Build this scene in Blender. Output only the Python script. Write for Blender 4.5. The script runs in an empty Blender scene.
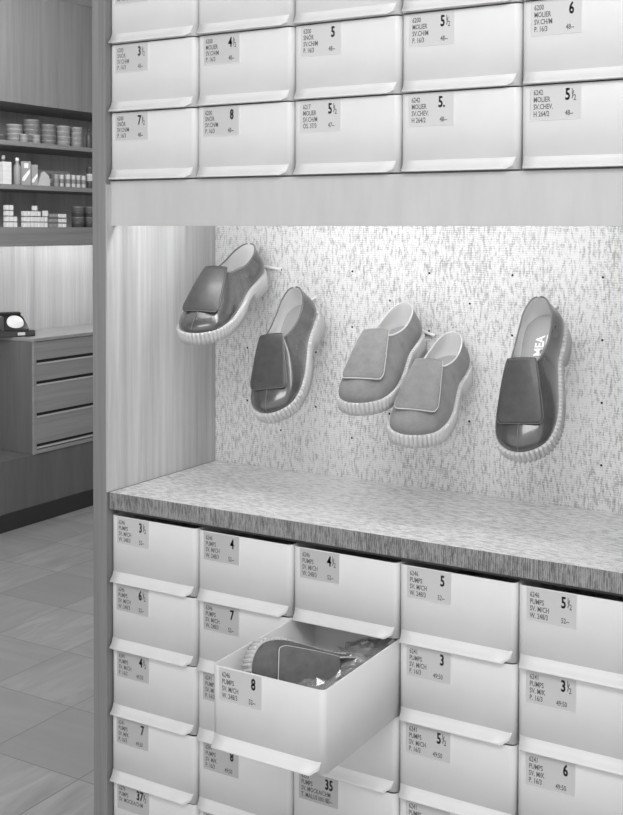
import bpy, bmesh, math, random
import numpy as np
from mathutils import Vector, Matrix
random.seed(4)
C = bpy.context.scene.collection
SC = bpy.context.scene

# ------------------------------------------------------------------ materials
def base_mat(name, v, rough=.6, spec=.5, coat=0.0, alpha=1.0):
    m = bpy.data.materials.new(name); m.use_nodes = True
    b = m.node_tree.nodes['Principled BSDF']
    b.inputs['Base Color'].default_value = (v, v, v, 1)
    b.inputs['Roughness'].default_value = rough
    b.inputs['Specular IOR Level'].default_value = spec
    b.inputs['Coat Weight'].default_value = coat
    b.inputs['Alpha'].default_value = alpha
    return m
def N(m, t): return m.node_tree.nodes.new(t)
def Lk(m, a, b): m.node_tree.links.new(a, b)
def coords(m, scale, space='Object', rot=(0, 0, 0)):
    tc = N(m, 'ShaderNodeTexCoord'); mp = N(m, 'ShaderNodeMapping')
    mp.inputs['Scale'].default_value = scale; mp.inputs['Rotation'].default_value = rot
    Lk(m, tc.outputs[space], mp.inputs['Vector']); return mp.outputs['Vector']
def noise(m, vec, scale=1., detail=3., rough=.55, dist=0.):
    n = N(m, 'ShaderNodeTexNoise'); n.inputs['Scale'].default_value = scale
    n.inputs['Detail'].default_value = detail; n.inputs['Roughness'].default_value = rough
    n.inputs['Distortion'].default_value = dist
    Lk(m, vec, n.inputs['Vector']); return n.outputs['Fac']
def ramp(m, fac, stops):
    r = N(m, 'ShaderNodeValToRGB'); el = r.color_ramp.elements
    el[0].position, el[0].color = stops[0][0], (stops[0][1],)*3+(1,)
    el[1].position, el[1].color = stops[-1][0], (stops[-1][1],)*3+(1,)
    for p, v in stops[1:-1]:
        e = el.new(p); e.color = (v, v, v, 1)
    Lk(m, fac, r.inputs['Fac']); return r.outputs['Color']
def math_(m, op, a, b=None):
    n = N(m, 'ShaderNodeMath'); n.operation = op
    for i, x in enumerate((a, b)):
        if x is None: continue
        if isinstance(x, (int, float)): n.inputs[i].default_value = x
        else: Lk(m, x, n.inputs[i])
    return n.outputs[0]
def mixc(m, fac, a, b, mode='MIX'):
    n = N(m, 'ShaderNodeMix'); n.data_type = 'RGBA'; n.blend_type = mode
    for s, x in (('Factor', fac), ('A', a), ('B', b)):
        inp = [i for i in n.inputs if i.name == s and (i.type == 'RGBA' or s == 'Factor' and i.type == 'VALUE')][0]
        if isinstance(x, (int, float)):
            inp.default_value = x if s == 'Factor' else (x, x, x, 1)
        else: Lk(m, x, inp)
    return [o for o in n.outputs if o.type == 'RGBA'][0]
def setcol(m, col): Lk(m, col, m.node_tree.nodes['Principled BSDF'].inputs['Base Color'])
def bump(m, h, strength=.3, dist=.001):
    b = N(m, 'ShaderNodeBump'); b.inputs['Strength'].default_value = strength
    b.inputs['Distance'].default_value = dist
    Lk(m, h, b.inputs['Height']); Lk(m, b.outputs['Normal'], m.node_tree.nodes['Principled BSDF'].inputs['Normal'])

def wood(name, dark, light, scale, rough=.45, spec=.35, contrast=1.0):
    """grain runs along the axis with the small scale value"""
    m = base_mat(name, light, rough, spec)
    v = coords(m, scale)
    big = noise(m, v, .35, 4, .6, .6)
    fine = noise(m, v, 2.2, 5, .7, .2)
    f = math_(m, 'ADD', math_(m, 'MULTIPLY', big, .6), math_(m, 'MULTIPLY', fine, .4))
    w = .16/contrast
    setcol(m, ramp(m, f, [(.5-w, dark), (.5, (dark+light)/2), (.5+w, light)]))
    bump(m, fine, .12, .0005)
    return m

def fabric(name, dark, light, streak, rib, lo=.40, hi=.60, ribw=.10, rough=.9):
    """streak: noise scale of the slubs; rib: axis letter and pitch of the fine woven ribs"""
    m = base_mat(name, light, rough, .15)
    f1 = noise(m, coords(m, streak), 1., 3., .65)
    f3 = noise(m, coords(m, (7, 7, 6)), 1., 3, .6)
    f4 = noise(m, coords(m, (420, 420, 420)), 1., 1, .5)
    v = coords(m, (1, 1, 1)); sp = N(m, 'ShaderNodeSeparateXYZ'); Lk(m, v, sp.inputs[0])
    ax, pitch = rib
    ph = math_(m, 'MULTIPLY', sp.outputs['XYZ'.index(ax)], 2*math.pi/pitch)
    wob = math_(m, 'MULTIPLY', noise(m, coords(m, (45, 45, 45)), 1., 2), 9.)
    w = math_(m, 'SINE', math_(m, 'ADD', ph, wob))
    f = math_(m, 'ADD', f1, math_(m, 'MULTIPLY', w, ribw*.5))
    f = math_(m, 'ADD', f, math_(m, 'MULTIPLY', math_(m, 'SUBTRACT', f3, .5), .22))
    f = math_(m, 'ADD', f, math_(m, 'MULTIPLY', math_(m, 'SUBTRACT', f4, .5), .22))
    setcol(m, ramp(m, f, [(lo, dark), (hi, light)]))
    bump(m, math_(m, 'ADD', f1, math_(m, 'MULTIPLY', w, .3)), .45, .0012)
    return m

M = {}
M['plastic'] = base_mat('drawer_plastic', .80, .38, .4)
nz = noise(M['plastic'], coords(M['plastic'], (14, 14, 14)), 1, 3)
setcol(M['plastic'], ramp(M['plastic'], nz, [(.3, .775), (.7, .815)]))
M['card'] = base_mat('label_card', .60, .4, .4)
M['card_pale'] = base_mat('label_card_pale', .66, .4, .4)
M['card_dark'] = base_mat('label_card_dark', .52, .4, .4)
M['ink'] = base_mat('printed_ink', .17, .6, .2)
M['ink_faint'] = base_mat('faint_ink', .25, .6, .2)
M['board'] = base_mat('painted_board', .60, .5, .3)
nz = noise(M['board'], coords(M['board'], (40, 9, 9)), 1, 4)
setcol(M['board'], ramp(M['board'], nz, [(.3, .57), (.7, .62)]))
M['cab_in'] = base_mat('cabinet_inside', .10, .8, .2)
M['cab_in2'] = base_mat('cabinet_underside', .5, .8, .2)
M['wood_post'] = wood('partition_wood', .20, .33, (95, 95, 1.6), .45)
M['wood_panel'] = wood('niche_panel_wood', .34, .72, (60, 30, 1.1), .45, contrast=1.0)
M['wall_fab'] = fabric('woven_wallcloth', .42, .76, (260, 260, 75), ('Z', .0036), .33, .53, .10)
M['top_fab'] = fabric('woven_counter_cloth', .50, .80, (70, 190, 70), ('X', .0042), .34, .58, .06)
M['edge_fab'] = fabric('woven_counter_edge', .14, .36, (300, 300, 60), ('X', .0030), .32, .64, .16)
M['hole'] = base_mat('drilled_hole', .02, .9, .1)
M['leather'] = base_mat('smooth_leather', .115, .27, .8, .7)
nz = noise(M['leather'], coords(M['leather'], (60, 60, 60)), 1, 4)
setcol(M['leather'], ramp(M['leather'], nz, [(.3, .052), (.7, .075)])); bump(M['leather'], nz, .12, .001)
M['flap_leather'] = base_mat('flap_leather', .075, .36, .5, .1)
nz = noise(M['flap_leather'], coords(M['flap_leather'], (90, 90, 90)), 1, 4)
setcol(M['flap_leather'], ramp(M['flap_leather'], nz, [(.3, .048), (.7, .066)])); bump(M['flap_leather'], nz, .1, .001)
M['suede'] = base_mat('suede', .29, .95, .1)
nz = noise(M['suede'], coords(M['suede'], (45, 45, 45)), 1, 6, .7)
setcol(M['suede'], ramp(M['suede'], nz, [(.3, .18), (.7, .25)])); bump(M['suede'], nz, .35, .001)
M['suede'].node_tree.nodes['Principled BSDF'].inputs['Sheen Weight'].default_value = .25
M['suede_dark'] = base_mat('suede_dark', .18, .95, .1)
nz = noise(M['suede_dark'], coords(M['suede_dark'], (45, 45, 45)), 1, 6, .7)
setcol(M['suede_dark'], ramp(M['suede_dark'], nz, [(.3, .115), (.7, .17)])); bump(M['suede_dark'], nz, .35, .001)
M['crepe'] = base_mat('crepe_sole', .62, .6, .3)
M['lining'] = base_mat('shoe_lining', .80, .6, .3)
M['insole'] = base_mat('shoe_insole', .36, .5, .3)
M['piping_pale'] = base_mat('pale_piping', .66, .6, .3)
M['piping_dark'] = base_mat('leather_piping', .16, .35, .5)
M['white_print'] = base_mat('white_print', .9, .6, .2)
M['nylon'] = base_mat('nylon_loop', .7, .3, .5)
M['metal'] = base_mat('peg_metal', .85, .35, .5); M['metal'].node_tree.nodes['Principled BSDF'].inputs['Metallic'].default_value = .0
M['bag'] = base_mat('clear_plastic_bag', .55, .10, .8, .6, .42)
M['bag'].node_tree.nodes['Principled BSDF'].inputs['Metallic'].default_value = .35
M['tube'] = base_mat('lamp_tube', .9)
# far room
M['far_wood'] = wood('far_wall_wood', .26, .44, (28, 28, .9), .5)
M['far_fascia'] = wood('far_fascia_wood', .15, .24, (30, 24, .8), .32, .5)
M['far_shelf'] = wood('far_shelf_wood', .17, .26, (20, 1.5, 60), .45)
M['chest'] = wood('chest_wood', .19, .28, (30, 1.4, 60), .45)
M['chest_side'] = wood('chest_side_wood', .09, .14, (30, 30, 1.5), .5)
M['chest_top'] = base_mat('chest_worktop', .26, .35, .5)
M['reveal'] = base_mat('dark_reveal', .03, .8, .1)
M['edge_light'] = base_mat('pale_drawer_edge', .42, .4, .3)
M['base_wood'] = wood('plinth_wood', .085, .125, (20, 20, 2), .4, .5)
M['skirt'] = base_mat('black_skirting', .028, .5, .3)
M['ceil'] = base_mat('ceiling_paint', .55, .9, .1)
M['plain_wall'] = base_mat('wall_paint', .45, .9, .1)
M['black'] = base_mat('black_bakelite', .012, .12, .6)
M['dial'] = base_mat('pale_dial', .5, .3, .5)
for k, g in dict(tin_a=.20, tin_b=.28, tin_c=.13, can_light=.5, can_dark=.07, box_white=.72, box_grey=.26, box_mid=.38).items():
    M[k] = base_mat(k.replace('_', '_paint_'), g, .45, .4)

def floor_mat():
    m = base_mat('marble_tiles', .3, .5, .4)
    tc = N(m, 'ShaderNodeTexCoord'); mp = N(m, 'ShaderNodeMapping')
    T = .34
    mp.inputs['Location'].default_value = (1.5575/T, -1.2142/T*1.0, 0)
    mp.inputs['Scale'].default_value = (1/T, 1/T, 1/T)
    Lk(m, tc.outputs['Object'], mp.inputs['Vector'])
    sep = N(m, 'ShaderNodeSeparateXYZ'); Lk(m, mp.outputs['Vector'], sep.inputs[0])
    fx = math_(m, 'FLOOR', sep.outputs[0]); fy = math_(m, 'FLOOR', sep.outputs[1])
    ux = math_(m, 'FRACT', sep.outputs[0]); uy = math_(m, 'FRACT', sep.outputs[1])
    cb = N(m, 'ShaderNodeCombineXYZ'); Lk(m, fx, cb.inputs[0]); Lk(m, fy, cb.inputs[1])
    wn = N(m, 'ShaderNodeTexWhiteNoise'); Lk(m, cb.outputs[0], wn.inputs['Vector'])
    rnd = wn.outputs['Value']
    sel = math_(m, 'GREATER_THAN', rnd, .5)
    def grain(sx, sy):
        s = N(m, 'ShaderNodeCombineXYZ')
        Lk(m, math_(m, 'MULTIPLY', sep.outputs[0], sx), s.inputs[0]); Lk(m, math_(m, 'MULTIPLY', sep.outputs[1], sy), s.inputs[1])
        Lk(m, math_(m, 'MULTIPLY', rnd, 37.), s.inputs[2])
        return noise(m, s.outputs[0], 1., 5, .6, .8)
    g = mixc(m, sel, ramp(m, grain(1.0, 5.5), [(.3, .16), (.7, .31)]), ramp(m, grain(5.5, 1.0), [(.3, .17), (.7, .29)]))
    amp = ramp(m, rnd, [(.2, .15), (.8, .8)])
    g2 = mixc(m, amp, .23, g)
    tint = ramp(m, rnd, [(0., .88), (1., 1.08)])
    g3 = mixc(m, 1.0, g2, tint, 'MULTIPLY')
    e = math_(m, 'MINIMUM', math_(m, 'MINIMUM', ux, math_(m, 'SUBTRACT', 1., ux)), math_(m, 'MINIMUM', uy, math_(m, 'SUBTRACT', 1., uy)))
    j = math_(m, 'LESS_THAN', e, .006)
    setcol(m, mixc(m, j, g3, .14))
    return m
M['floor'] = floor_mat()

# ------------------------------------------------------------------ mesh helpers
def tagp(o, label=None, cat=None, group=None, kind=None):
    if label: o['label'] = label
    if cat: o['category'] = cat
    if group: o['group'] = group
    if kind: o['kind'] = kind
    return o
def obj(name, me, mats, parent=None, loc=None, smooth=None):
    o = bpy.data.objects.new(name, me); C.objects.link(o)
    if mats is not None and not me.materials:
        for mm in (mats if isinstance(mats, (list, tuple)) else [mats]): me.materials.append(mm)
    if parent: o.parent = parent
    if loc: o.location = loc
    return o
def empty(name, loc, rz=0, label=None, cat=None, group=None):
    o = bpy.data.objects.new(name, None); C.objects.link(o); o.location = loc; o.rotation_euler = (0, 0, rz)
    o.empty_display_size = .05
    return tagp(o, label, cat, group)
def fin(bm, name, smooth=False, recalc=True):
    if recalc: bmesh.ops.recalc_face_normals(bm, faces=bm.faces)
    me = bpy.data.meshes.new(name); bm.to_mesh(me); bm.free()
    if smooth:
        for p in me.polygons: p.use_smooth = True
    return me
def add_box(bm, x0, x1, y0, y1, z0, z1, bev=0, mi=0):
    vs = [bm.verts.new((x, y, z)) for x in (x0, x1) for y in (y0, y1) for z in (z0, z1)]
    fs = [(0,1,3,2),(4,6,7,5),(0,4,5,1),(2,3,7,6),(0,2,6,4),(1,5,7,3)]
    F = [bm.faces.new([vs[i] for i in f]) for f in fs]
    for f in F: f.material_index = mi
    if bev:
        es = list({e for f in F for e in f.edges})
        r = bmesh.ops.bevel(bm, geom=es, offset=bev, segments=2, affect='EDGES', profile=.5)
        for f in r['faces']: f.material_index = mi
    return F
def box_me(name, x0, x1, y0, y1, z0, z1, bev=0):
    bm = bmesh.new(); add_box(bm, x0, x1, y0, y1, z0, z1, bev); return fin(bm, name)
def add_lathe(bm, prof, seg=24, c=(0, 0, 0), mi=0):
    rings = []
    for r, z in prof:
        if r < 1e-6: rings.append([bm.verts.new((c[0], c[1], c[2]+z))])
        else: rings.append([bm.verts.new((c[0]+r*math.cos(2*math.pi*k/seg), c[1]+r*math.sin(2*math.pi*k/seg), c[2]+z)) for k in range(seg)])
    for a, b in zip(rings, rings[1:]):
        for k in range(seg):
            k2 = (k+1) % seg
            if len(a) == 1 and len(b) == 1: continue
            if len(a) == 1: f = bm.faces.new((a[0], b[k2], b[k]))
            elif len(b) == 1: f = bm.faces.new((a[k], a[k2], b[0]))
            else: f = bm.faces.new((a[k], a[k2], b[k2], b[k]))
            f.material_index = mi; f.smooth = True
def add_tube(bm, pts, r, seg=8, closed=False, caps=True):
    P = [Vector(p) for p in pts]; n = len(P); rings = []; up = None
    for i in range(n):
        a = P[(i-1) % n] if closed or i > 0 else P[i]; b = P[(i+1) % n] if closed or i < n-1 else P[i]
        t = (b-a).normalized()
        if up is None:
            up = Vector((0, 0, 1)) if abs(t.z) < .9 else Vector((1, 0, 0))
        s = t.cross(up).normalized(); up = s.cross(t).normalized()
        rr = r[i] if isinstance(r, (list, tuple)) else r
        rings.append([bm.verts.new(P[i]+(s*math.cos(2*math.pi*k/seg)+up*math.sin(2*math.pi*k/seg))*rr) for k in range(seg)])
    m = n if closed else n-1
    for i in range(m):
        a, b = rings[i], rings[(i+1) % n]
        for k in range(seg):
            f = bm.faces.new((a[k], a[(k+1) % seg], b[(k+1) % seg], b[k])); f.smooth = True
    if not closed and caps:
        bm.faces.new(rings[0][::-1]); bm.faces.new(rings[-1])
def grid_mesh(name, V, closed_u=True, smooth=True):
    """V[u][v] -> quads"""
    bm = bmesh.new(); nu, nv = len(V), len(V[0])
    vs = [[bm.verts.new(tuple(V[i][j])) for j in range(nv)] for i in range(nu)]
    for i in range(nu if closed_u else nu-1):
        for j in range(nv-1):
            i2 = (i+1) % nu
            bm.faces.new((vs[i][j], vs[i2][j], vs[i2][j+1], vs[i][j+1]))
    return bm, vs
def text_mesh(items, name='lettering'):
    """items: (string, x, z, size, xscale) drawn in the XZ plane facing -Y; one joined mesh"""
    bm = bmesh.new()
    for s, x, z, size, xs in items:
        cu = bpy.data.curves.new('t', 'FONT'); cu.body = s; cu.size = size; cu.resolution_u = 2; cu.offset = size*.022
        o = bpy.data.objects.new('t', cu)
        me = bpy.data.meshes.new_from_object(o)
        me.transform(Matrix(((xs, 0, 0, x), (0, 0, 0, 0), (0, 1, 0, z), (0, 0, 0, 1))))
        bm.from_mesh(me)
        bpy.data.objects.remove(o); bpy.data.curves.remove(cu); bpy.data.meshes.remove(me)
    return fin(bm, name, recalc=False)

# ------------------------------------------------------------------ setting
W, H, PROT = .176, .10997, .012
YB = .2915
Z_UP = [1.5795, 1.5795+H, 1.5795+2*H]          # lip heights of the upper rows, bottom row first
Z_LO = [.9211, .8112, .7012, .5912, .4813]      # lower rows, top row first
X0 = -.0062
XR = 5*W+.0005

o = obj('floor', box_me('floor', -3.6, 2.6, -3.2, 4.8, -.05, 0), M['floor']); tagp(o, kind='structure')
o = obj('ceiling', box_me('ceiling', -3.6, 2.6, -3.2, 4.8, 2.68, 2.73), M['ceil']); tagp(o, kind='structure')
o = obj('wall_left', box_me('wall_left', -3.36, -3.272, -3.2, 4.7, 0, 2.68), M['far_wood']); tagp(o, kind='structure')
o = obj('wall_far', box_me('wall_far', -3.27, 2.6, 4.6, 4.7, 0, 2.68), M['plain_wall']); tagp(o, kind='structure')
o = obj('wall_partition', box_me('wall_partition', -.034, -.0058, -.010, .31, 0, 2.68, .0012), [M['wood_post']]); tagp(o, kind='structure')
# visible inside face of the niche has a paler veneer
o = obj('trim_1', box_me('trim_1', -.0057, -.0030, -.0095, YB-.0005, 1.0685, 1.5715), M['wood_panel']); tagp(o, kind='structure')

# display wall with its drilled holes
bm = bmesh.new(); add_box(bm, -.0027, 2.6, YB, .31, 0, 2.68)
k = 0
for i in range(12):
    X = .0692+.0727*i
    z = 1.427-(.048 if i % 2 == 0 else 0)
    while z > 1.10:
        ring = [bm.verts.new((X+.0019*math.cos(a), YB-.0003, z+.0019*math.sin(a))) for a in [2*math.pi*j/12 for j in range(12)]]
        c0 = [bm.verts.new((v.co.x, YB+.001, v.co.z)) for v in ring]
        bm.faces.new(ring).material_index = 1
        z -= .0962
me = fin(bm, 'wall_back', recalc=False); o = obj('wall_back', me, [M['wall_fab'], M['hole']]); tagp(o, kind='structure')

# countertop
bm = bmesh.new(); F = add_box(bm, -.0027, XR-.0005, -.0055, YB-.0005, 1.0402, 1.0681, .0012)
bm.faces.ensure_lookup_table()
me = fin(bm, 'countertop')
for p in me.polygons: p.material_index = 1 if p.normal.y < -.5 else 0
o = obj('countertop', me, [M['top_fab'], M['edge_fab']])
tagp(o, 'thick counter slab covered in pale woven cloth under the displayed shoes', 'countertop')

def cabinet(name, z0, z1, rows, label, closed_top=False):
    t = empty(name, (W*2.5, .15, z0), label=label, cat='cabinet')
    def part(nm, b, mat):
        x0, x1, y0, y1, a, c = b
        return obj(nm, box_me(nm, x0-W*2.5, x1-W*2.5, y0-.15, y1-.15, a-z0, c-z0), mat, t)
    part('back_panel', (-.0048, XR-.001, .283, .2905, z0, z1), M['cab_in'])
    for zr in rows:
        part('runner_shelf', (-.0048, XR-.001, .012, .2825, zr-.0017, zr-.0003), M['cab_in2'])
    return t, part
t, part = cabinet('lower_drawer_cabinet', 0, 1.04, Z_LO, 'lower cabinet holding the rows of white drawers beneath the counter')
part('plinth_panel', (-.0048, XR-.001, .002, .0115, 0, Z_LO[-1]-.0018), M['board'])
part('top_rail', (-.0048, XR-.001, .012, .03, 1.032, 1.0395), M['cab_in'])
t, part = cabinet('upper_drawer_cabinet', 1.572, 2.3, Z_UP, 'upper cabinet holding the rows of white drawers above the shoes')
part('bottom_panel', (-.0048, XR-.001, .0145, .2825, 1.572, 1.5758), M['cab_in2'])
part('front_filler', (-.0048, XR-.001, .002, .014, Z_UP[2]+H, 2.3), M['board'])
part('fascia_board', (-.0048, XR-.001, .001, .0135, 1.5044, 1.5768), M['board'])
o = obj('end_panel', box_me('end_panel', XR, XR+.018, -.022, .2905, 0, 2.68), M['wood_post'])
tagp(o, 'upright wooden end panel closing the right side of the drawer wall', 'panel')
t = empty('fluorescent_lamp', (.45, .045, 1.553), label='slim tube lamp hidden behind the pale board over the niche', cat='lamp')
bm = bmesh.new(); add_tube(bm, [(-.40, 0, 0), (.40, 0, 0)], .008, 12)
LT = base_mat('lit_tube', 1.); 
def emis(m, s):
    b = m.node_tree.nodes['Principled BSDF']; b.inputs['Emission Color'].default_value = (1, 1, 1, 1); b.inputs['Emission Strength'].default_value = s
NICHE_E = 15.
emis(LT, NICHE_E)
obj('lamp_tube', fin(bm, 'lamp_tube'), LT, t)
obj('lamp_holder', box_me('lamp_holder', -.42, .42, -.012, .012, .010, .0185), M['board'], t)

# ------------------------------------------------------------------ drawers
DW, DD, DH, WT, CRN = W-.0018, .272, .1078, .0022, .0095
def rrect(x0, x1, y0, y1, r, seg=6):
    pts = []
    for cx, cy, a0 in ((x1-r, y0+r, -90), (x1-r, y1-r, 0), (x0+r, y1-r, 90), (x0+r, y0+r, 180)):
        for k in range(seg+1):
            a = math.radians(a0+90*k/seg); pts.append((cx+r*math.cos(a), cy+r*math.sin(a)))
    return pts
def drawer_body():
    bm = bmesh.new()
    out = rrect(0, DW, 0, DD, CRN); inn = rrect(WT, DW-WT, WT, DD-WT, CRN-WT)
    rows = [(out, 0), (out, DH-.0006), ([((a+c)/2*.25+a*.75, (b+d)/2*.25+b*.75) for (a, b), (c, d) in zip(out, inn)], DH),
            ([((a+c)/2*.25+c*.75, (b+d)/2*.25+d*.75) for (a, b), (c, d) in zip(out, inn)], DH), (inn, DH-.0006), (inn, .0025)]
    R = [[bm.verts.new((x, y, z)) for x, y in P] for P, z in rows]
    n = len(out)
    for a, b in zip(R, R[1:]):
        for k in range(n):
            f = bm.faces.new((a[k], a[(k+1) % n], b[(k+1) % n], b[k]))
    bm.faces.new(R[0][::-1]); bm.faces.new(R[-1])
    bmesh.ops.recalc_face_normals(bm, faces=bm.faces)
    for f in bm.faces:
        if abs(f.normal.z) < .5: f.smooth = True
    me = bpy.data.meshes.new('drawer_body'); bm.to_mesh(me); bm.free()
    return me
def lip_mesh():
    # curved pull along the bottom of the front: profile (y, z, left inset, right inset)
    prof = [(.0006, .0205, .0045, .0050), (-.0001, .0195, .0045, .0050), (-.0003, .0175, .0045, .0054), (-.0008, .0150, .0045, .0064), (-.0017, .0122, .0046, .0082), (-.0032, .0093, .0048, .0108),
            (-.0054, .0064, .0052, .0140), (-.0078, .0040, .0056, .0168), (-.0096, .0022, .0060, .0186), (-.0100, .0006, .0062, .0192), (-.0092, -.0003, .0060, .0186), (-.0070, .0002, .0056, .0160),
            (-.0045, .0022, .0052, .0130), (-.0025, .0042, .0050, .0100), (.0006, .0055, .0048, .0080)]
    prof = [(y, z if z < .003 else .003+(z-.003)*.76, l, r_) for y, z, l, r_ in prof]
    bm = bmesh.new(); n = 9; R = []
    for y, z, l, r in prof:
        xs = [l+(DW-l-r)*k/(n-1) for k in range(n)]
        R.append([bm.verts.new((x, y, z)) for x in xs])
    for a, b in zip(R, R[1:]):
        for k in range(n-1): bm.faces.new((a[k], a[k+1], b[k+1], b[k]))
    bm.faces.new([r[0] for r in R]); bm.faces.new([r[-1] for r in R][::-1])
    bmesh.ops.recalc_face_normals(bm, faces=bm.faces)
    for f in bm.faces:
        if abs(f.normal.x) < .5: f.smooth = True
    me = bpy.data.meshes.new('pull_lip'); bm.to_mesh(me); bm.free(); return me
LX, LZ0, LW, LH = .0135, DH-.0445, .0665, .0435
def holder_mesh():
    # thin raised frame round the card
    bm = bmesh.new()
    x0, x1, z0, z1, b = LX-.0012, LX+LW+.0012, LZ0-.0012, LZ0+LH, .0010
    add_box(bm, x0, x0+b, -.0011, 0, z0, z1); add_box(bm, x1-b, x1, -.0011, 0, z0, z1); add_box(bm, x0+b, x1-b, -.0011, 0, z0, z0+b)
    return fin(bm, 'label_frame')
ME_BODY, ME_LIP, ME_FRAME = drawer_body(), lip_mesh(), holder_mesh()
ME_BODY.materials.append(M['plastic']); ME_LIP.materials.append(M['plastic']); ME_FRAME.materials.append(M['plastic'])
CARD = {}
for kc in ('card', 'card_pale', 'card_dark'):
    CARD[kc] = box_me('label_card', LX, LX+LW, -.0007, -.0001, LZ0, LZ0+LH); CARD[kc].materials.append(M[kc])

def drawer(X, Y, Z, lines, size, price, label, group, card='card', ink='ink', yj=0.):
    t = empty('shoe_drawer', (X0+X+.0009, Y+yj, Z), label=label, cat='box', group=group)  # each of these is a pull-out drawer of the cabinet
    obj('drawer_shell', ME_BODY, None, t); obj('pull_lip', ME_LIP, None, t); obj('label_frame', ME_FRAME, None, t)
    cd = obj('label_card', CARD[card], None, t)
    it = []
    for k, s in enumerate(lines):
        it.append((s, LX+.0040, LZ0+LH-.0115-.0093*k, .0096, .68))
    big = size.replace('½', ''); nx = LX+.046-.006*(len(big)-1)+(0 if '½' in size else .004)
    it.append((big, nx, LZ0+LH-.0195, .0210, .66))
    for d in (.0003,): it.append((big, nx+d*2, LZ0+LH-.0195, .0210, .66))
    if '½' in size:
        it += [('1', LX+.0538, LZ0+LH-.0125, .0105, .7), ('/', LX+.0550, LZ0+LH-.0178, .0140, .8), ('2', LX+.0572, LZ0+LH-.0205, .0105, .7)]
    it.append((price, LX+.0465 if len(price) < 5 else LX+.0405, LZ0+LH-.0115-.0093*3, .0096, .68))
    tm = text_mesh(it); tm.transform(Matrix.Translation((0, -.00085, 0)))
    obj('printed_text', tm, M[ink], cd)
    return t
colw = ['first column from wooden post', 'second column from wooden post', 'middle column', 'fourth column from post', 'rightmost column']
_old = ['first column from the wooden post', 'second column from the wooden post', 'middle column', 'fourth column from the post', 'rightmost column']
S1, Mo, SV, P = 'SNÖR', 'MOLIER', 'SV.CH/M', 'P. 16/3'
UP = [  # bottom row first
 [(['6200', S1, SV, P], '7½', '48--'), (['6200', S1, SV, P], '8', '48--'), (['6217', Mo, SV, 'ÖS. 37/3'], '5½', '47--'), (['6242', Mo, 'SV.CHEV.', 'H 264/2'], '5.', '48--'), (['6242', Mo, 'SV.CHEV.', 'H 264/2'], '5½', '48--')],
 [(['6200', S1, SV, P], '3½', '48--'), (['6200', Mo, SV, P], '4½', '48--'), (['6200', S1, SV, P], '5', '48--'), (['6200', Mo, SV, 'P. 16/3'], '5½', '48--'), (['6200', Mo, SV, P], '6', '48--')],
 [(['6200', S1, SV, 'M. 157/3'], '', '-')]+[([], '', '')]*4,
]
rowu = ['bottom row above the pale board', 'middle row above the niche', 'topmost row cut by the photo edge']
for r in range(3):
    for c in range(5):
        ln, sz, pr = UP[r][c]
        lab = 'white drawer' + (f' marked {sz.rstrip(".")}' if sz else '') + f', {colw[c]}, {rowu[r]}'
        drawer(c*W, 0, Z_UP[r], ln, sz, pr, lab, 'white pull-out drawers of the upper cabinet', 'card_pale' if c > 1 else 'card', 'ink' if c % 2 or r == 0 else 'ink_faint' if c == 0 else 'ink', random.uniform(-.0008, .0012))
PU, A4, B4 = 'PUMPS', ['6246', 'PUMPS', 'SV. M/CH', 'W. 248/3'], ['6241', 'PUMPS', 'SV. M/CH', 'P. 16/3']
K4 = ['6241', 'PUMPS', 'SV. M/K', 'P. 16/3']; MK = ['6293', 'PUMPS', 'SV. MOCKA/CHM', 'T. MALUS1001/3']
LO = [
 [(A4, '3½', '52--'), (A4, '4', '52--'), (A4, '4½', '52--'), (A4, '5', '52--'), (A4, '5½', '52--')],
 [(A4, '6½', '52--'), (A4, '7', '52--'), (A4, '8', '52--'), (B4, '3', '49:50'), (K4, '3½', '49:50')],
 [(B4, '4½', '49:50'), (K4, '', ''), ([], '', ''), (B4, '5½', '49:50'), (K4, '6', '49:50')],
 [(K4, '7', '49:50'), (K4, '8', '49:50'), (MK, '35', '65--'), (K4, '', ''), None],
 [(['6270', 'PUMPS', 'SV. MOCKA/CHM', ''], '37½', ''), (K4, '', ''), None, None, None],
]
rowl = ['first row under the counter', 'second row under the counter', 'third row under the counter', 'fourth row under the counter', 'lowest row at the bottom edge']
for r in range(5):
    for c in range(5):
        if LO[r][c] is None: continue
        ln, sz, pr = LO[r][c]; op = (r == 1 and c == 2)
        lab = ('white shoe drawer pulled far out with a suede shoe in it, marked 8' if op else
               'white drawer' + (f' marked {sz}' if sz else '') + f', {colw[c]}, {rowl[r]}')
        drawer(c*W, -.204 if op else 0, Z_LO[r], ln, sz, pr, lab, 'white pull-out drawers of the lower cabinet',
               'card' if (c == 0 and r == 0) or c > 2 or op else 'card_dark', 'ink', 0 if op else random.uniform(-.0008, .0012))

# ------------------------------------------------------------------ the shoes
# half of the shoe outline, heel to toe: feather line F, topline T, bulge (out, h1, k2, z2)
KEYS=[ # Fx Fy Fz   Tx Ty Tz   out h1   k2   dz2
 (0,0,.035,       .003,0,.082,        .002,.018,.0,-.018),
 (.005,.016,.035, .0075,.012,.081,    .003,.018,.0,-.018),
 (.022,.0275,.0345,.028,.0215,.0765,  .004,.017,.03,-.015),
 (.050,.0295,.033,.056,.0245,.0720,   .003,.015,.06,-.012),
 (.085,.0285,.030,.086,.0245,.0725,   .002,.016,.12,-.012),
 (.125,.034,.025, .118,.022,.079,     .002,.019,.25,-.010),
 (.158,.0395,.023,.129,.017,.083,     .002,.019,.45,-.010),
 (.190,.0420,.022,.132,.011,.0850,    .002,.019,.54,-.022),
 (.218,.0360,.022,.133,.006,.0860,    .002,.019,.60,-.034),
 (.234,.0200,.023,.1335,.003,.0865,   .002,.020,.63,-.039),
 (.240,.0,.024,   .134,0,.0865,       .002,.020,.63,-.040)]
K=np.array(KEYS); n=len(K)
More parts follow.
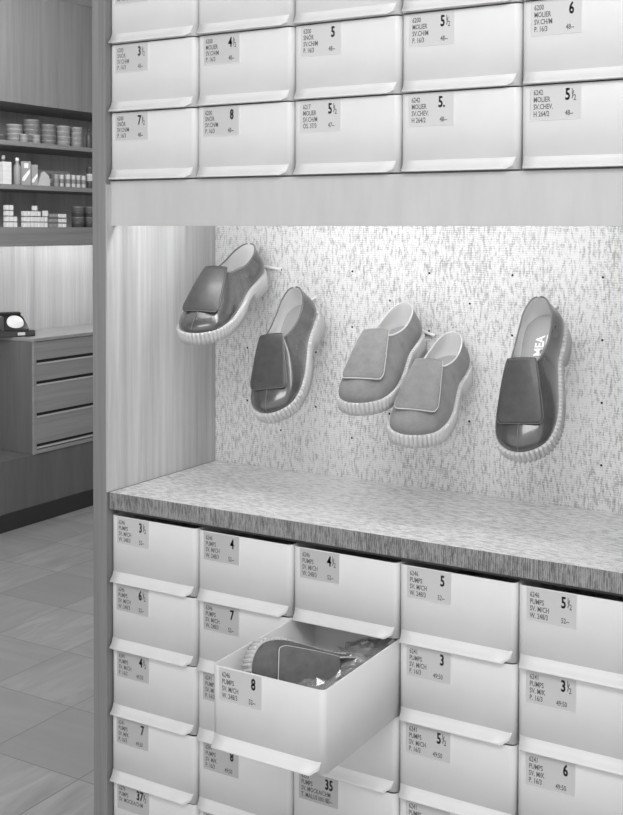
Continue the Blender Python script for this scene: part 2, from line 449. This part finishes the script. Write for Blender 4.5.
def mirror(r):
    r=r.copy(); r[1]*=-1; r[4]*=-1; return r
CTRL=np.array([K[i] for i in range(n)]+[mirror(K[i]) for i in range(n-2,0,-1)])
# slight inner/outer asymmetry of the sole
for i in range(len(CTRL)):
    if CTRL[i,0]>.15: CTRL[i,1]+= -.003*np.sin((CTRL[i,0]-.15)/.09*np.pi/2)
def cr(P,t):
    m=len(P); i=int(np.floor(t))%m; f=t-np.floor(t)
    a,b,c,d=P[(i-1)%m],P[i],P[(i+1)%m],P[(i+2)%m]
    return .5*((2*b)+(c-a)*f+(2*a-5*b+4*c-d)*f*f+(3*b-3*c+d-a)*f**3)
def loop(N):
    ts=np.linspace(0,len(CTRL),2001)[:-1]
    S=np.array([cr(CTRL,t) for t in ts])
    d=np.linalg.norm(np.roll(S[:,:2],-1,0)-S[:,:2],axis=1); c=np.concatenate([[0],np.cumsum(d)])
    tt=np.interp(np.linspace(0,c[-1],N+1)[:-1],c,np.append(ts,len(CTRL)))
    S=np.array([cr(CTRL,t) for t in tt])
    tg=np.roll(S[:,:2],-1,0)-np.roll(S[:,:2],1,0); tg/=np.linalg.norm(tg,axis=1)[:,None]
    out=np.stack([tg[:,1],-tg[:,0]],1)
    cen=S[:,:2].mean(0)
    if ((S[:,:2]-cen)*out).sum()<0: out=-out
    return S,out
def upper(N=96,M=18):
    S,out=loop(N); V=np.zeros((N,M+1,3))
    for i in range(N):
        s=S[i]; P0=s[0:3]; P3=s[3:6]; o=np.append(out[i],0)
        P1=P0+o*s[6]*2+np.array([0,0,s[7]])
        P2=P3.copy(); P2[:2]+=(P0[:2]-P3[:2])*s[8]; P2[2]+=s[9]
        P2[:2]+=out[i]*s[6]*(1 if s[8]<.2 else 0)
        for j in range(M+1):
            t=j/M; V[i,j]=(1-t)**3*P0+3*(1-t)**2*t*P1+3*(1-t)*t*t*P2+t**3*P3
    return V,S,out
V,S,out=upper(120,22)
VW=V.reshape(-1,3)
def vamp_z(x,y):
    d=(VW[:,0]-x)**2+(VW[:,1]-y)**2
    k=np.argsort(d)[:6]; w=1/(d[k]+1e-7)
    return float((VW[k,2]*w).sum()/w.sum())
FX0,FX1=.131,.2100
def flap_pt(s,t):
    # s across -1..1, t heel->toe 0..1
    w=.0205+.0140*t**.8
    y=s*w; x=FX0+(FX1-FX0)*t+.0015*(1-s*s)*t
    z=.0935-.0440*t**1.12+.0020*(1-s*s)
    return np.array([x,y-.001*t,z])

NU, NVV = V.shape[0], V.shape[1]
def normals(V):
    du = np.roll(V, -1, 0)-np.roll(V, 1, 0)
    dv = np.gradient(V, axis=1)
    nn = np.cross(du, dv); nn /= (np.linalg.norm(nn, axis=2)[..., None]+1e-12)
    c = V.mean((0, 1))
    if ((V-c)*nn).sum() < 0: nn = -nn
    return nn
NRM = normals(V)
def fz(x): return float(np.interp(x, [0, .05, .085, .125, .158, .19, .24], [.035, .033, .030, .025, .023, .022, .024]))
def upper_me():
    bm, vs = grid_mesh('upper', V); return fin(bm, 'upper', True)
def lining_me():
    L = V-NRM*.0019; L = L[:, 1:, :]
    bm, vs = grid_mesh('lining', L)
    # closing rim between lining and upper
    top = [bm.verts.new(tuple(V[i, -1])) for i in range(NU)]
    for i in range(NU):
        bm.faces.new((vs[i][-1], vs[(i+1) % NU][-1], top[(i+1) % NU], top[i]))
    return fin(bm, 'lining', True)
def insole_me():
    cen = S[:, :2].mean(0); bm = bmesh.new(); rings = []
    for f in (.975, .8, .5, .2):
        ring = []
        for i in range(NU):
            xy = cen+(S[i, :2]-cen)*f
            ring.append(bm.verts.new((xy[0], xy[1], fz(xy[0])+.004+.002*(f > .9))))
        rings.append(ring)
    for a, b in zip(rings, rings[1:]):
        for i in range(NU): bm.faces.new((a[i], a[(i+1) % NU], b[(i+1) % NU], b[i]))
    bm.faces.new(rings[-1])
    return fin(bm, 'insole', True)
def sole_me():
    ribs, per = 86, 8; NN = ribs*per
    SS, oo = loop(NN)
    def zb(x):
        z = 0.
        if .070 < x < .122: z = .011*min(1, (x-.070)/.004, (.122-x)/.020)
        if x > .19: z += .0025*((x-.19)/.05)**2
        return z
    prof = [(-.0020, 0.0, 0), (-.0006, 0.0, .3), (.0006, .06, 1), (.0012, .5, 1), (.0016, .86, 1), (.0014, .96, 1), (.0000, 1.0, .8), (-.0060, 1.0, 0)]
    rows = []
    for off, tz, amp in prof:
        row = []
        for i in range(NN):
            s = SS[i]; ph = (i % per)/per
            rb = abs(math.sin(math.pi*ph))**.6
            o_ = .0026+off+amp*.0056*(rb-.75)
            x, y = s[0]+oo[i, 0]*o_, s[1]+oo[i, 1]*o_
            zt = s[2]+.0022*amp*(rb-.4)*(1 if tz > .9 else 0)-.0005; z0 = zb(s[0])
            row.append((x, y, z0+(zt-z0)*tz+(.0012 if tz == 0 and amp else 0)))
        rows.append(row)
    bm = bmesh.new(); R = [[bm.verts.new(p) for p in r] for r in rows]
    for a, b in zip(R, R[1:]):
        for i in range(NN): bm.faces.new((a[i], a[(i+1) % NN], b[(i+1) % NN], b[i]))
    # underside in strips so the arch keeps its shape
    def cap(row):
        m2 = NN//2
        for i in range(m2-1):
            a, b, c, d = row[i], row[i+1], row[(NN-i-1) % NN], row[(NN-i) % NN]
            q = []
            for v in (a, b, c, d):
                if v not in q: q.append(v)
            if len(q) > 2: bm.faces.new(q)
        q = [row[m2-1], row[m2], row[m2+1]]; 
        try: bm.faces.new(q)
        except ValueError: pass
    cap(R[0]); cap(R[-1])
    me = fin(bm, 'sole', True); return me
def flap_surface(s, t, off=0.):
    # rounded free end at the toe side
    hw = 1.
    if t > .88: hw = 1-.13*((t-.88)/.12)**2
    p = flap_pt(s*hw, t)
    if abs(s) > .8: p[0] -= .0015*((abs(s)-.8)/.2)**2*(t > .5)
    p[2] = max(p[2], min(vamp_z(p[0], p[1]), p[2]+.003)+.0030)
    p[2] += off; return p
FLAP = np.array([[flap_surface(-1+2*i/20, j/24) for j in range(25)] for i in range(21)])
def flap_me():
    th = .0032; bm = bmesh.new()
    tp = [[bm.verts.new(tuple(FLAP[i, j])) for j in range(25)] for i in range(21)]
    bt = [[bm.verts.new(tuple(FLAP[i, j]-np.array([0, 0, th]))) for j in range(25)] for i in range(21)]
    for i in range(20):
        for j in range(24):
            bm.faces.new((tp[i][j], tp[i+1][j], tp[i+1][j+1], tp[i][j+1])); bm.faces.new((bt[i][j], bt[i][j+1], bt[i+1][j+1], bt[i+1][j]))
    for i in range(20):
        bm.faces.new((tp[i][0], bt[i][0], bt[i+1][0], tp[i+1][0])); bm.faces.new((tp[i][24], tp[i+1][24], bt[i+1][24], bt[i][24]))
    for j in range(24):
        bm.faces.new((tp[0][j], tp[0][j+1], bt[0][j+1], bt[0][j])); bm.faces.new((tp[20][j], bt[20][j], bt[20][j+1], tp[20][j+1]))
    bmesh.ops.recalc_face_normals(bm, faces=bm.faces)
    me = fin(bm, 'flap')
    for p in me.polygons: p.use_smooth = abs(p.normal.z) > .5
    return me
def flap_piping_me(r=.0008):
    path = [FLAP[0, j] for j in range(0, 25)]+[FLAP[i, 24] for i in range(1, 20)]+[FLAP[20, j] for j in range(24, -1, -1)]
    path = [np.array(p)-np.array([0, 0, .0010]) for p in path]
    bm = bmesh.new(); add_tube(bm, path, r, 6); return fin(bm, 'piping')
def binding_me():
    path = [V[i, -1]-NRM[i, -1]*.0009 for i in range(NU)]
    bm = bmesh.new(); add_tube(bm, path, .0014, 6, closed=True); return fin(bm, 'topline_binding')
def seam_me():
    i = NU//2; pts = [V[i, j]+NRM[i, j]*.0003 for j in range(2, NVV-4)]
    bm = bmesh.new(); add_tube(bm, pts, .0007, 6); return fin(bm, 'toe_seam')
def loop_me():
    pts = [(-.009+.0135*math.cos(a), .010*math.sin(a)+.003, .0830+.0035*math.cos(a*.5)) for a in [math.radians(d) for d in range(-150, 151, 15)]]
    bm = bmesh.new(); add_tube(bm, pts, .0009, 6)
    add_box(bm, .0005, .0055, -.0022, .0022, .0805, .0842); return fin(bm, 'hanging_loop')
ME = dict(upper=upper_me(), lining=lining_me(), insole=insole_me(), sole=sole_me(), flap=flap_me(), piping=flap_piping_me(), topline_binding=binding_me(), toe_seam=seam_me(), hanging_loop=loop_me())
def shoe(kind, Rm, T, label, group, print_=False, name='slip_on_shoe'):
    t = empty(name, (0, 0, 0), label=label, cat='shoe', group=group)
    t.matrix_world = Matrix([[*Rm[i], T[i]] for i in range(3)]+[[0, 0, 0, 1]])
    lea = kind == 'leather'; su = M['suede_dark'] if kind == 'dark_suede' else M['suede']
    def p(nm, mat, par=t):
        me = ME[nm].copy(); me.materials.clear(); me.materials.append(mat); return obj(nm, me, None, par)
    p('upper', M['leather'] if lea else su); p('lining', M['lining']); ins = p('insole', M['insole']); p('sole', M['crepe'])
    fl = p('flap', M['flap_leather'] if lea else su); p('piping', M['piping_dark'] if lea else M['piping_pale'], fl)
    p('topline_binding', M['piping_dark'] if lea else M['piping_pale']); 
    if lea: p('toe_seam', M['piping_dark'])
    p('hanging_loop', M['nylon'])
    if print_:
        cu = bpy.data.curves.new('t', 'FONT'); cu.body = 'MEA'; cu.size = .023; cu.offset = .0006
        o2 = bpy.data.objects.new('t', cu); me = bpy.data.meshes.new_from_object(o2); bpy.data.objects.remove(o2)
        # letters run towards the heel and stand across the insole
        me.transform(Matrix(((-.8, 0, 0, .0785), (0, -.8, 0, .004), (.08, 0, 0, .0360), (0, 0, 0, 1))))
        b2 = bmesh.new(); b2.from_mesh(me); b2.faces.new([b2.verts.new(p_) for p_ in ((.041, .0068, .0392), (.078, .0068, .0362), (.078, .0082, .0362), (.041, .0082, .0392))])
        me2 = fin(b2, 'brand_lettering'); obj('printed_lettering', me2, M['white_print'], ins)
    return t
POSE = [
 ('leather', [[0.11, 0.9924, 0.0545], [-0.9195, 0.1224, -0.3734], [-0.3773, -0.009, 0.9261]], [0.0946, 0.2865, 1.3989], 'shiny leather flap shoe nearest the wooden niche side, hung highest'),
 ('leather', [[0.1559, 0.9863, -0.0543], [-0.757, 0.084, -0.648], [-0.6346, 0.1421, 0.7597]], [0.2113, 0.2872, 1.3402], 'shiny leather flap shoe hanging steeply, second from the wooden niche side'),
 ('suede', [[0.0831, 0.9965, 0.0059], [-0.9332, 0.0799, -0.3503], [-0.3495, 0.0236, 0.9366]], [0.4056, 0.2867, 1.303], 'grey suede flap shoe with pale piping, the left and higher of the suede pair'),
 ('suede', [[0.1101, 0.992, 0.062], [-0.9389, 0.1243, -0.3209], [-0.326, -0.0229, 0.9451]], [0.4862, 0.2865, 1.2578], 'grey suede flap shoe with pale piping, the right and lower of the suede pair'),
 ('leather', [[0.0831, 1.0159, -0.0391], [-0.7310, 0.0323, -0.7110], [-0.7070, 0.0859, 0.7305]], [0.6552, 0.2680, 1.3420], 'shiny leather flap shoe with white letters on its insole, hung furthest right'),
]
for k, (kd, Rm, T, lab) in enumerate(POSE):
    shoe(kd, Rm, T, lab, 'flap shoes hung on the woven wall', print_=(k == 4))
shoe('dark_suede', [[-0.3385, 0.1918, 0.8447], [-0.8263, -0.3434, -0.2532], [0.2597, -0.8428, 0.2954]], [0.4445, 0.0418, 0.8354], 'grey suede flap shoe lying on its side in the open drawer', 'shoes in the open drawer')

# pegs that carry the shoes: wall point, heel point in shoe space
for k, (bx, bz, lab) in enumerate([(.1417, 1.427, 'thin pale peg beside the heel of the highest leather shoe'), (.2147, 1.379, 'thin pale peg behind the steep leather shoe'),
        (.442, 1.323, 'thin pale peg beside the heel of the higher suede shoe'), (.5025, 1.283, 'thin pale peg behind the lower suede shoe'), (.650, 1.379, 'thin pale peg behind the rightmost leather shoe')]):
    Rm, T = POSE[k][1], POSE[k][2]
    h = Vector([sum(Rm[i][j]*(-.0015, .0, .040)[j] for j in range(3))+T[i] for i in range(3)])
    a = Vector((bx, YB-.0002, bz)); bm = bmesh.new()
    add_tube(bm, [a, a+(h-a)*.08, h], [.0042, .0026, .0024], 10)
    o = obj('display_peg', fin(bm, 'display_peg'), M['metal']); tagp(o, lab, 'peg', 'pegs holding the shoes')
    # origin at the wall end
    o.data.transform(Matrix.Translation(-a)); o.location = a

# crumpled clear wrapping in the open drawer
rs = np.random.RandomState(11)
bm = bmesh.new(); NX, NY = 15, 30; vs = []
for i in range(NX+1):
    row = []
    for j in range(NY+1):
        x = .368+(.5165-.368)*min(1, max(0, (i+(rs.uniform(-.38, .38) if 0 < i < NX else 0))/NX))
        y = -.1990+.262*min(1, max(0, (j+(rs.uniform(-.38, .38) if 0 < j < NY else 0))/NY))
        u = max(0., (x-.400)/.1255)
        z = .870+.036*u**.6
        if x < .41 and y > -.17: z = min(z, .84)
        if y < -.170: z = max(z, .868+.024*(1-(y+.1995)/.030))
        z += rs.uniform(-.0075, .0075)
        row.append(bm.verts.new((x, y, min(z, .9135))))
    vs.append(row)
for i in range(NX):
    for j in range(NY):
        a, b, c, d = vs[i][j], vs[i+1][j], vs[i+1][j+1], vs[i][j+1]
        bm.faces.new((a, b, c)); bm.faces.new((a, c, d))
me = fin(bm, 'plastic_bag'); o = obj('plastic_bag', me, M['bag'])
o.data.transform(Matrix.Translation((-.46, .07, -.85))); o.location = (.46, -.07, .85)
tagp(o, 'crumpled clear plastic wrapping beside the shoe in the open drawer', 'plastic bag')

# ------------------------------------------------------------------ the room behind, along its left wall
XF = -2.9115
t = empty('wall_shelving', (XF, 3.3, 1.41), label='dark wooden wall shelves full of tins and boxes in the room behind', cat='shelves')
def part(nm, b, mat, tt=t):
    l = tt.location; x0, x1, y0, y1, a, c = b
    return obj(nm, box_me(nm, x0-l.x, x1-l.x, y0-l.y, y1-l.y, a-l.z, c-l.z, .001), mat, tt)
part('upper_panel', (XF-.02, XF, 2.2, 2.9645, 2.12, 2.679), M['far_fascia'])
part('upper_panel', (XF-.02, XF, 2.9665, 4.5, 2.12, 2.679), M['far_fascia'])
part('soffit', (-3.271, XF-.021, 2.2, 4.5, 2.12, 2.135), M['far_shelf'])
part('shelf', (-3.271, XF, 2.2, 4.5, 1.909, 1.932), M['far_shelf'])
part('shelf', (-3.271, XF, 2.2, 4.5, 1.693, 1.717), M['far_shelf'])
part('shelf', (-3.271, XF-.021, 2.2, 4.5, 1.480, 1.505), M['far_shelf'])
part('front_board', (XF-.02, XF, 2.2, 4.5, 1.410, 1.505), M['far_shelf'])
part('side_panel', (-3.271, XF, 4.501, 4.52, 1.41, 2.679), M['far_shelf'])
part('side_panel', (-3.271, XF, 2.18, 2.199, 1.41, 2.679), M['far_shelf'])
t2 = empty('shelf_lamp', (-2.965, 3.3, 1.45), label='slim tube lamp behind the lowest shelf board in the far room', cat='lamp')
bm = bmesh.new(); add_tube(bm, [(0, -1.0, 0), (0, 1.0, 0)], .010, 10); LT2 = base_mat('lit_shelf_tube', 1.); emis(LT2, 27.)
obj('lamp_tube', fin(bm, 'lamp_tube'), LT2, t2)
obj('lamp_holder', box_me('lamp_holder', -.012, .012, -1.02, 1.02, .012, .0295), M['board'], t2)

t = empty('drawer_chest', (-3.09, 3.5, .352), label='wooden drawer chest fixed along the wall under the lit panel', cat='cabinet')
part('carcase', (-3.2705, XF-.012, 2.775, 4.5, .352, .925), M['chest_side'], t)
part('worktop', (-3.2705, XF+.002, 2.772, 4.5, .9255, .942), M['chest_top'], t)
part('front_frame', (XF-.0115, XF, 2.775, 2.795, .352, .925), M['chest'], t)
part('front_frame', (XF-.0115, XF, 2.7955, 4.5, .352, .372), M['chest'], t)
zz = [(.830, .922), (.722, .806), (.560, .698), (.402, .536)]
for a, c in zz:
    dr = part('drawer_front', (XF-.0115, XF-.001, 2.7975, 4.48, a, c), M['chest'], t)
    l = t.location
    obj('dark_reveal', box_me('dark_reveal', XF-.0115-l.x, XF-.0095-l.x, 2.7975-l.y, 4.48-l.y, a-.0155-l.z, a-.001-l.z), M['reveal'], dr)
    obj('finger_ledge', box_me('finger_ledge', XF-.0115-l.x, XF+.002-l.x, 2.7975-l.y, 4.48-l.y, a-.0235-l.z, a-.016-l.z), M['edge_light'], dr)

t = empty('wooden_plinth', (-3.1, 3.3, 0), label='dark wooden plinth below the hanging drawer chest', cat='plinth')
part('plinth_front', (-3.2705, XF-.008, 2.2, 2.7175, 0.001, .351), M['base_wood'], t)
part('plinth_front', (-3.2705, XF-.008, 2.7185, 4.5, 0.001, .351), M['base_wood'], t)
o = obj('baseboard_left', box_me('baseboard_left', XF-.0075, XF, 2.2, 4.5, 0.002, .088), M['skirt']); tagp(o, kind='structure')

# telephone on the worktop, facing the passage
t = empty('telephone', (-3.115, 2.835, .9423), rz=math.radians(-30), label='black desk telephone with a pale dial on the far wooden chest', cat='telephone')
bm = bmesh.new(); add_box(bm, -.085, .085, -.085, .085, 0, .030, .004)
obj('base', fin(bm, 'base'), M['black'], t)
bm = bmesh.new()
prof = [(.074, .030), (.070, .038), (.005, .094), (-.035, .100), (-.072, .078), (-.082, .030)]
L = [[bm.verts.new((x, s*(.062-.018*(z-.03)/.07), z)) for x, z in prof] for s in (-1, 1)]
n_ = len(prof)
for i in range(n_): bm.faces.new((L[0][i], L[0][(i+1) % n_], L[1][(i+1) % n_], L[1][i]))
bm.faces.new(L[0][::-1]); bm.faces.new(L[1])
es = list(bm.edges); bmesh.ops.bevel(bm, geom=es, offset=.004, segments=2, affect='EDGES')
body = obj('body', fin(bm, 'body'), M['black'], t)
bm = bmesh.new(); add_lathe(bm, [(0, 0), (.040, 0), (.040, .003), (.036, .005), (.020, .005), (.018, .0065), (0, .0065)], 32)
for k_ in range(10):
    a = math.radians(30+30*k_); add_lathe(bm, [(.005, .0052), (.0035, .0056), (0, .0056)], 10, (.028*math.cos(a), .028*math.sin(a), 0))
d = obj('dial', fin(bm, 'dial'), M['dial'], t); d.location = (.0385, 0, .0655); d.rotation_euler = (0, math.radians(49), 0)
bm = bmesh.new(); add_box(bm, .0851, .0858, .0, .035, .008, .022); obj('label_plate', fin(bm, 'label_plate'), M['dial'], t)
bm = bmesh.new(); add_box(bm, -.066, -.018, -.070, .045, .094, .112, .008); obj('handset', fin(bm, 'handset'), M['black'], t)
t.scale = (1.08, 1.08, 1.08)

# goods on the shelves ------------------------------------------------
def tin_me(r, h, nm='tin'):
    bm = bmesh.new(); add_lathe(bm, [(0, 0), (r*.94, 0), (r*.98, .0015), (r*.98, h*.62), (r, h*.64), (r, h-.0015), (r*.96, h), (r*.90, h-.001), (0, h-.001)], 22)
    return fin(bm, nm)
def place(name, me, mat, loc, lab, cat, group, rz=0):
    m2 = me
    if not m2.materials: m2.materials.append(mat)
    o = bpy.data.objects.new(name, m2); C.objects.link(o); o.location = loc; o.rotation_euler = (0, 0, rz)
    tagp(o, lab, cat, group); return o
GA = 'round tins on the top shelf of the far room'
ordn = ['first', 'second', 'third', 'fourth', 'fifth', 'sixth', 'seventh', 'eighth']
lvl = ['bottom', 'second', 'third', 'fourth', 'fifth']
stacks = [(2.735, .041, .0225, 4, 'tin_b', -3.00), (2.845, .041, .0245, 5, 'tin_a', -2.99), (2.965, .038, .0268, 4, 'tin_a', -2.99), (3.078, .038, .0272, 4, 'tin_b', -2.99), (3.178, .033, .0275, 4, 'tin_b', -2.99), (3.40, .038, .027, 4, 'tin_a', -2.99)]
for k, (y, r, h, n_, mt, x) in enumerate(stacks):
    me = tin_me(r, h)
    for j in range(n_):
        place('shoe_polish_tin', me, M[mt], (x+random.uniform(-.001, .001), y+random.uniform(-.0015, .0015), 1.9322+j*h),
              f'large round tin, {lvl[j]} of the {ordn[k]} stack on the top shelf', 'tin', GA)
me = tin_me(.022, .0195)
for q_, y in enumerate((2.737, 2.822)):
    for j in range(2):
        place('shoe_polish_tin', me, M['tin_b'], (-2.935, y, 1.9322+j*.0195), f'small round tin, {"lower" if j == 0 else "upper"} of a low stack before the {ordn[q_]} tall stack', 'tin', 'small tins on the top shelf')
me = tin_me(.026, .034); place('shoe_polish_tin', me, M['can_dark'], (-2.98, 2.628, 1.9322), 'low dark round tin at the left end of the top shelf', 'tin', 'small tins on the top shelf')
def bottle(x, y, z, r, h, mat, cap, lab):
    t = empty('bottle', (x, y, z), label=lab, cat='bottle')
    bm = bmesh.new(); add_lathe(bm, [(0, 0), (r*.92, 0), (r, .003), (r, h*.62), (r*.85, h*.70), (r*.42, h*.78), (r*.40, h*.86), (0, h*.86)], 20)
    obj('bottle_body', fin(bm, 'bottle_body'), M[mat], t)
    bm = bmesh.new(); add_lathe(bm, [(0, h*.862), (r*.52, h*.862), (r*.50, h*.97), (r*.35, h), (0, h)], 16); obj('cap', fin(bm, 'cap'), M[cap], t)
bottle(-2.965, 3.250, 1.9322, .017, .108, 'can_dark', 'can_dark', 'small dark bottle at the right end of the top shelf')
# middle shelf
for j in range(5):
    bm = bmesh.new(); add_box(bm, -.03, .03, -.028, .028, 0, .0218, .001)
    place('shoe_cream_box', fin(bm, 'carton'), M['box_white'], (-2.965, 2.625, 1.7172+j*.0222), f'flat white carton, {lvl[j]} of the stack left on the middle shelf', 'box', 'flat white cartons on the middle shelf')
bottle(-3.03, 2.69, 1.7172, .018, .150, 'tin_a', 'box_white', 'bottle with pale cap standing behind the white cartons')
bottle(-2.955, 2.710, 1.7172, .019, .136, 'tin_b', 'box_white', 'grey bottle with white cap beside the white cartons')
def pbox(y, w, h, mat, motif, lab, dz=.03):
    t = empty('product_box', (-2.965, y, 1.7172), rz=math.radians(-28), label=lab, cat='box')
    obj('carton', box_me('carton', -dz/2, dz/2, -w/2, w/2, 0, h, .001), M[mat], t)
    bm = bmesh.new()
    for pts in motif:
        bm.faces.new([bm.verts.new((dz/2+.0006, (u-.5)*w, v*h)) for u, v in pts])
    obj('printed_motif', fin(bm, 'motif', recalc=False), M['box_white'], t)
pbox(2.775, .050, .121, 'tin_b', [[(.1, .18), (.35, .18), (.9, .52), (.9, .68), (.6, .56), (.1, .30)], [(.3, .72), (.75, .72), (.75, .92), (.3, .92)]], 'tall carton with a slanting white motif on the middle shelf')
pbox(2.835, .034, .107, 'tin_b', [[(.1, .15), (.4, .15), (.95, .45), (.95, .60), (.1, .28)]], 'narrower carton right of the tall carton on the middle shelf')
bm = bmesh.new()
L = [[bm.verts.new((x, y, z)) for y, z in ((-.034, 0), (.034, 0), (.026, .050), (.004, .072), (-.012, .070))] for x in (-.01, .01)]
for i in range(5): bm.faces.new((L[0][i], L[0][(i+1) % 5], L[1][(i+1) % 5], L[1][i]))
bm.faces.new(L[0][::-1]); bm.faces.new(L[1])
o = place('display_carton', fin(bm, 'display_carton'), M['box_mid'], (-2.93, 2.868, 1.7172), 'low slant-topped carton in front of the middle shelf tins', 'box', None, math.radians(-25))
cans = [(2.937, .018, .064, 'can_dark'), (2.998, .0155, .067, 'tin_b'), (3.038, .0125, .066, 'can_light'), (3.086, .014, .069, 'can_light'), (3.128, .0125, .068, 'can_light'), (3.166, .012, .068, 'can_light'), (3.206, .0125, .067, 'can_light')]
for k, (y, r, h, mt) in enumerate(cans):
    t = empty('polish_can', (-2.965, y, 1.7172), label=f'small upright can, {ordn[k]} of seven in the middle shelf row', cat='can', group='small cans on the middle shelf')
    obj('can_body', tin_me(r, h*.98, 'can_body'), M[mt], t)
    bm = bmesh.new(); add_lathe(bm, [(r*1.02, h*.30), (r*1.03, h*.31), (r*1.03, h*.62), (r*1.02, h*.63)], 22); obj('paper_band', fin(bm, 'paper_band'), M['tin_a' if mt != 'can_dark' else 'box_mid'], t)
for j in range(3):
    place('polish_can', tin_me(.0195, .039), M['can_dark' if j != 1 else 'can_light'], (-2.965, 3.258, 1.7172+j*.0392), f'wide can, {lvl[j]} of three stacked at the right end of the middle shelf', 'can', 'stacked cans on the middle shelf')
for k in range(4):
    place('shoe_cream_box', box_me('carton', -.03, .03, -.034, .034, 0, .088, .001), M['box_grey'], (-3.08, 2.95+k*.07, 1.7172), f'grey carton in the back row of the middle shelf, {ordn[k]} from the left', 'box', 'grey cartons behind the cans')
# lowest shelf: little white boxes in rows
def little(y, j, x=-2.955, w=.021, h=.024, mt='box_white', where='', dz=.0285, z0=1.5052):
    place('polish_box', box_me('little_box', -.012, .012, -w/2, w/2, 0, h, .0015), M[mt], (x, y, z0+j*dz), where, 'box', 'little boxes on the lowest shelf')
for j in range(4):
    for k in range(3 if j < 2 else 2):
        little(2.637+k*.026, j, w=.019, where=f'little white box, {lvl[j]} layer, {ordn[k]} along, in the pile at the left end')
me = box_me('tray', -.02, .02, -.075, .070, 0, .0010)
for j in range(3):
    for k in range(6 if j == 2 else 7 if j == 0 else 7):
        if j == 2 and k > 4: continue
        little(2.757+k*.0243, j, w=.0175, where=f'little white jar box, {lvl[j]} layer, {ordn[k]} along, in the wide middle pile')
little(2.757+3*.0243, 3, w=.0175, where='single little white box on top of the wide middle pile')
little(2.757+6.1*.0243, 2, w=.0205, h=.028, where='single white box at the right end of the wide middle pile')
for j in range(3):
    for k in range(4):
        little(2.945+k*.031, j, w=.025, h=.019, dz=.0255, mt='box_grey' if k < 2 else 'box_white', where=f'flat {"grey" if k < 2 else "white"} box, {lvl[j]} layer, {ordn[k]} along, right of the white jar boxes')
for k, (y, r, n_) in enumerate([(3.168, .034, 4), (3.262, .034, 4)]):
    for j in range(n_):
        place('round_jar', tin_me(r, .028), M['can_dark' if j % 2 == 0 else 'tin_c'], (-2.97, y, 1.5052+j*.0282), f'dark round tin, {lvl[j]} of the {"left" if k == 0 else "right"} stack at the right end of the lowest shelf', 'tin', 'dark tins on the lowest shelf')

# ------------------------------------------------------------------ light
def area(name, loc, target, sx, sy, e):
    l = bpy.data.lights.new(name, 'AREA'); l.shape = 'RECTANGLE'; l.size = sx; l.size_y = sy; l.energy = e
    o = bpy.data.objects.new(name, l); C.objects.link(o); o.location = loc
    o.rotation_euler = (Vector(target)-Vector(loc)).to_track_quat('-Z', 'Y').to_euler(); return o
area('shop_lamp', (1.0, -1.5, 2.64), (.5, -.1, 1.3), 1.5, .9, 25)
area('passage_fill', (-1.3, .9, 2.64), (-2.2, 2.2, .6), 1.1, 1.1, 80)  # unseen fill light, added to brighten the far floor and wall panels
area('wall_washer_lamp', (-2.3, 2.2, 2.62), (-2.92, 2.6, 2.2), .25, .25, 7)
w = bpy.data.worlds.new('World'); SC.world = w; w.use_nodes = True
w.node_tree.nodes['Background'].inputs['Color'].default_value = (1, 1, 1, 1)
w.node_tree.nodes['Background'].inputs['Strength'].default_value = .82

# ------------------------------------------------------------------ camera
cam = bpy.data.cameras.new('camera'); co = bpy.data.objects.new('camera', cam); C.objects.link(co); SC.camera = co
cam.sensor_fit = 'VERTICAL'; cam.sensor_height = 36; cam.sensor_width = 27.52
cam.lens = 1134.7255/815*36
cam.shift_y = -(407.5-258.4205)/815
cam.clip_start = .01
co.matrix_world = Matrix.Translation((1.22818, -1.42463, 1.5)) @ Matrix.Rotation(.537626, 4, 'Z') @ Matrix.Rotation(math.pi/2-.0259948, 4, 'X') @ Matrix.Rotation(.002325, 4, 'Z')
SC.view_settings.view_transform = 'Standard'; SC.view_settings.look = 'None'; SC.view_settings.gamma = 1; SC.view_settings.use_curve_mapping = False
SC.view_settings.exposure = 0.46
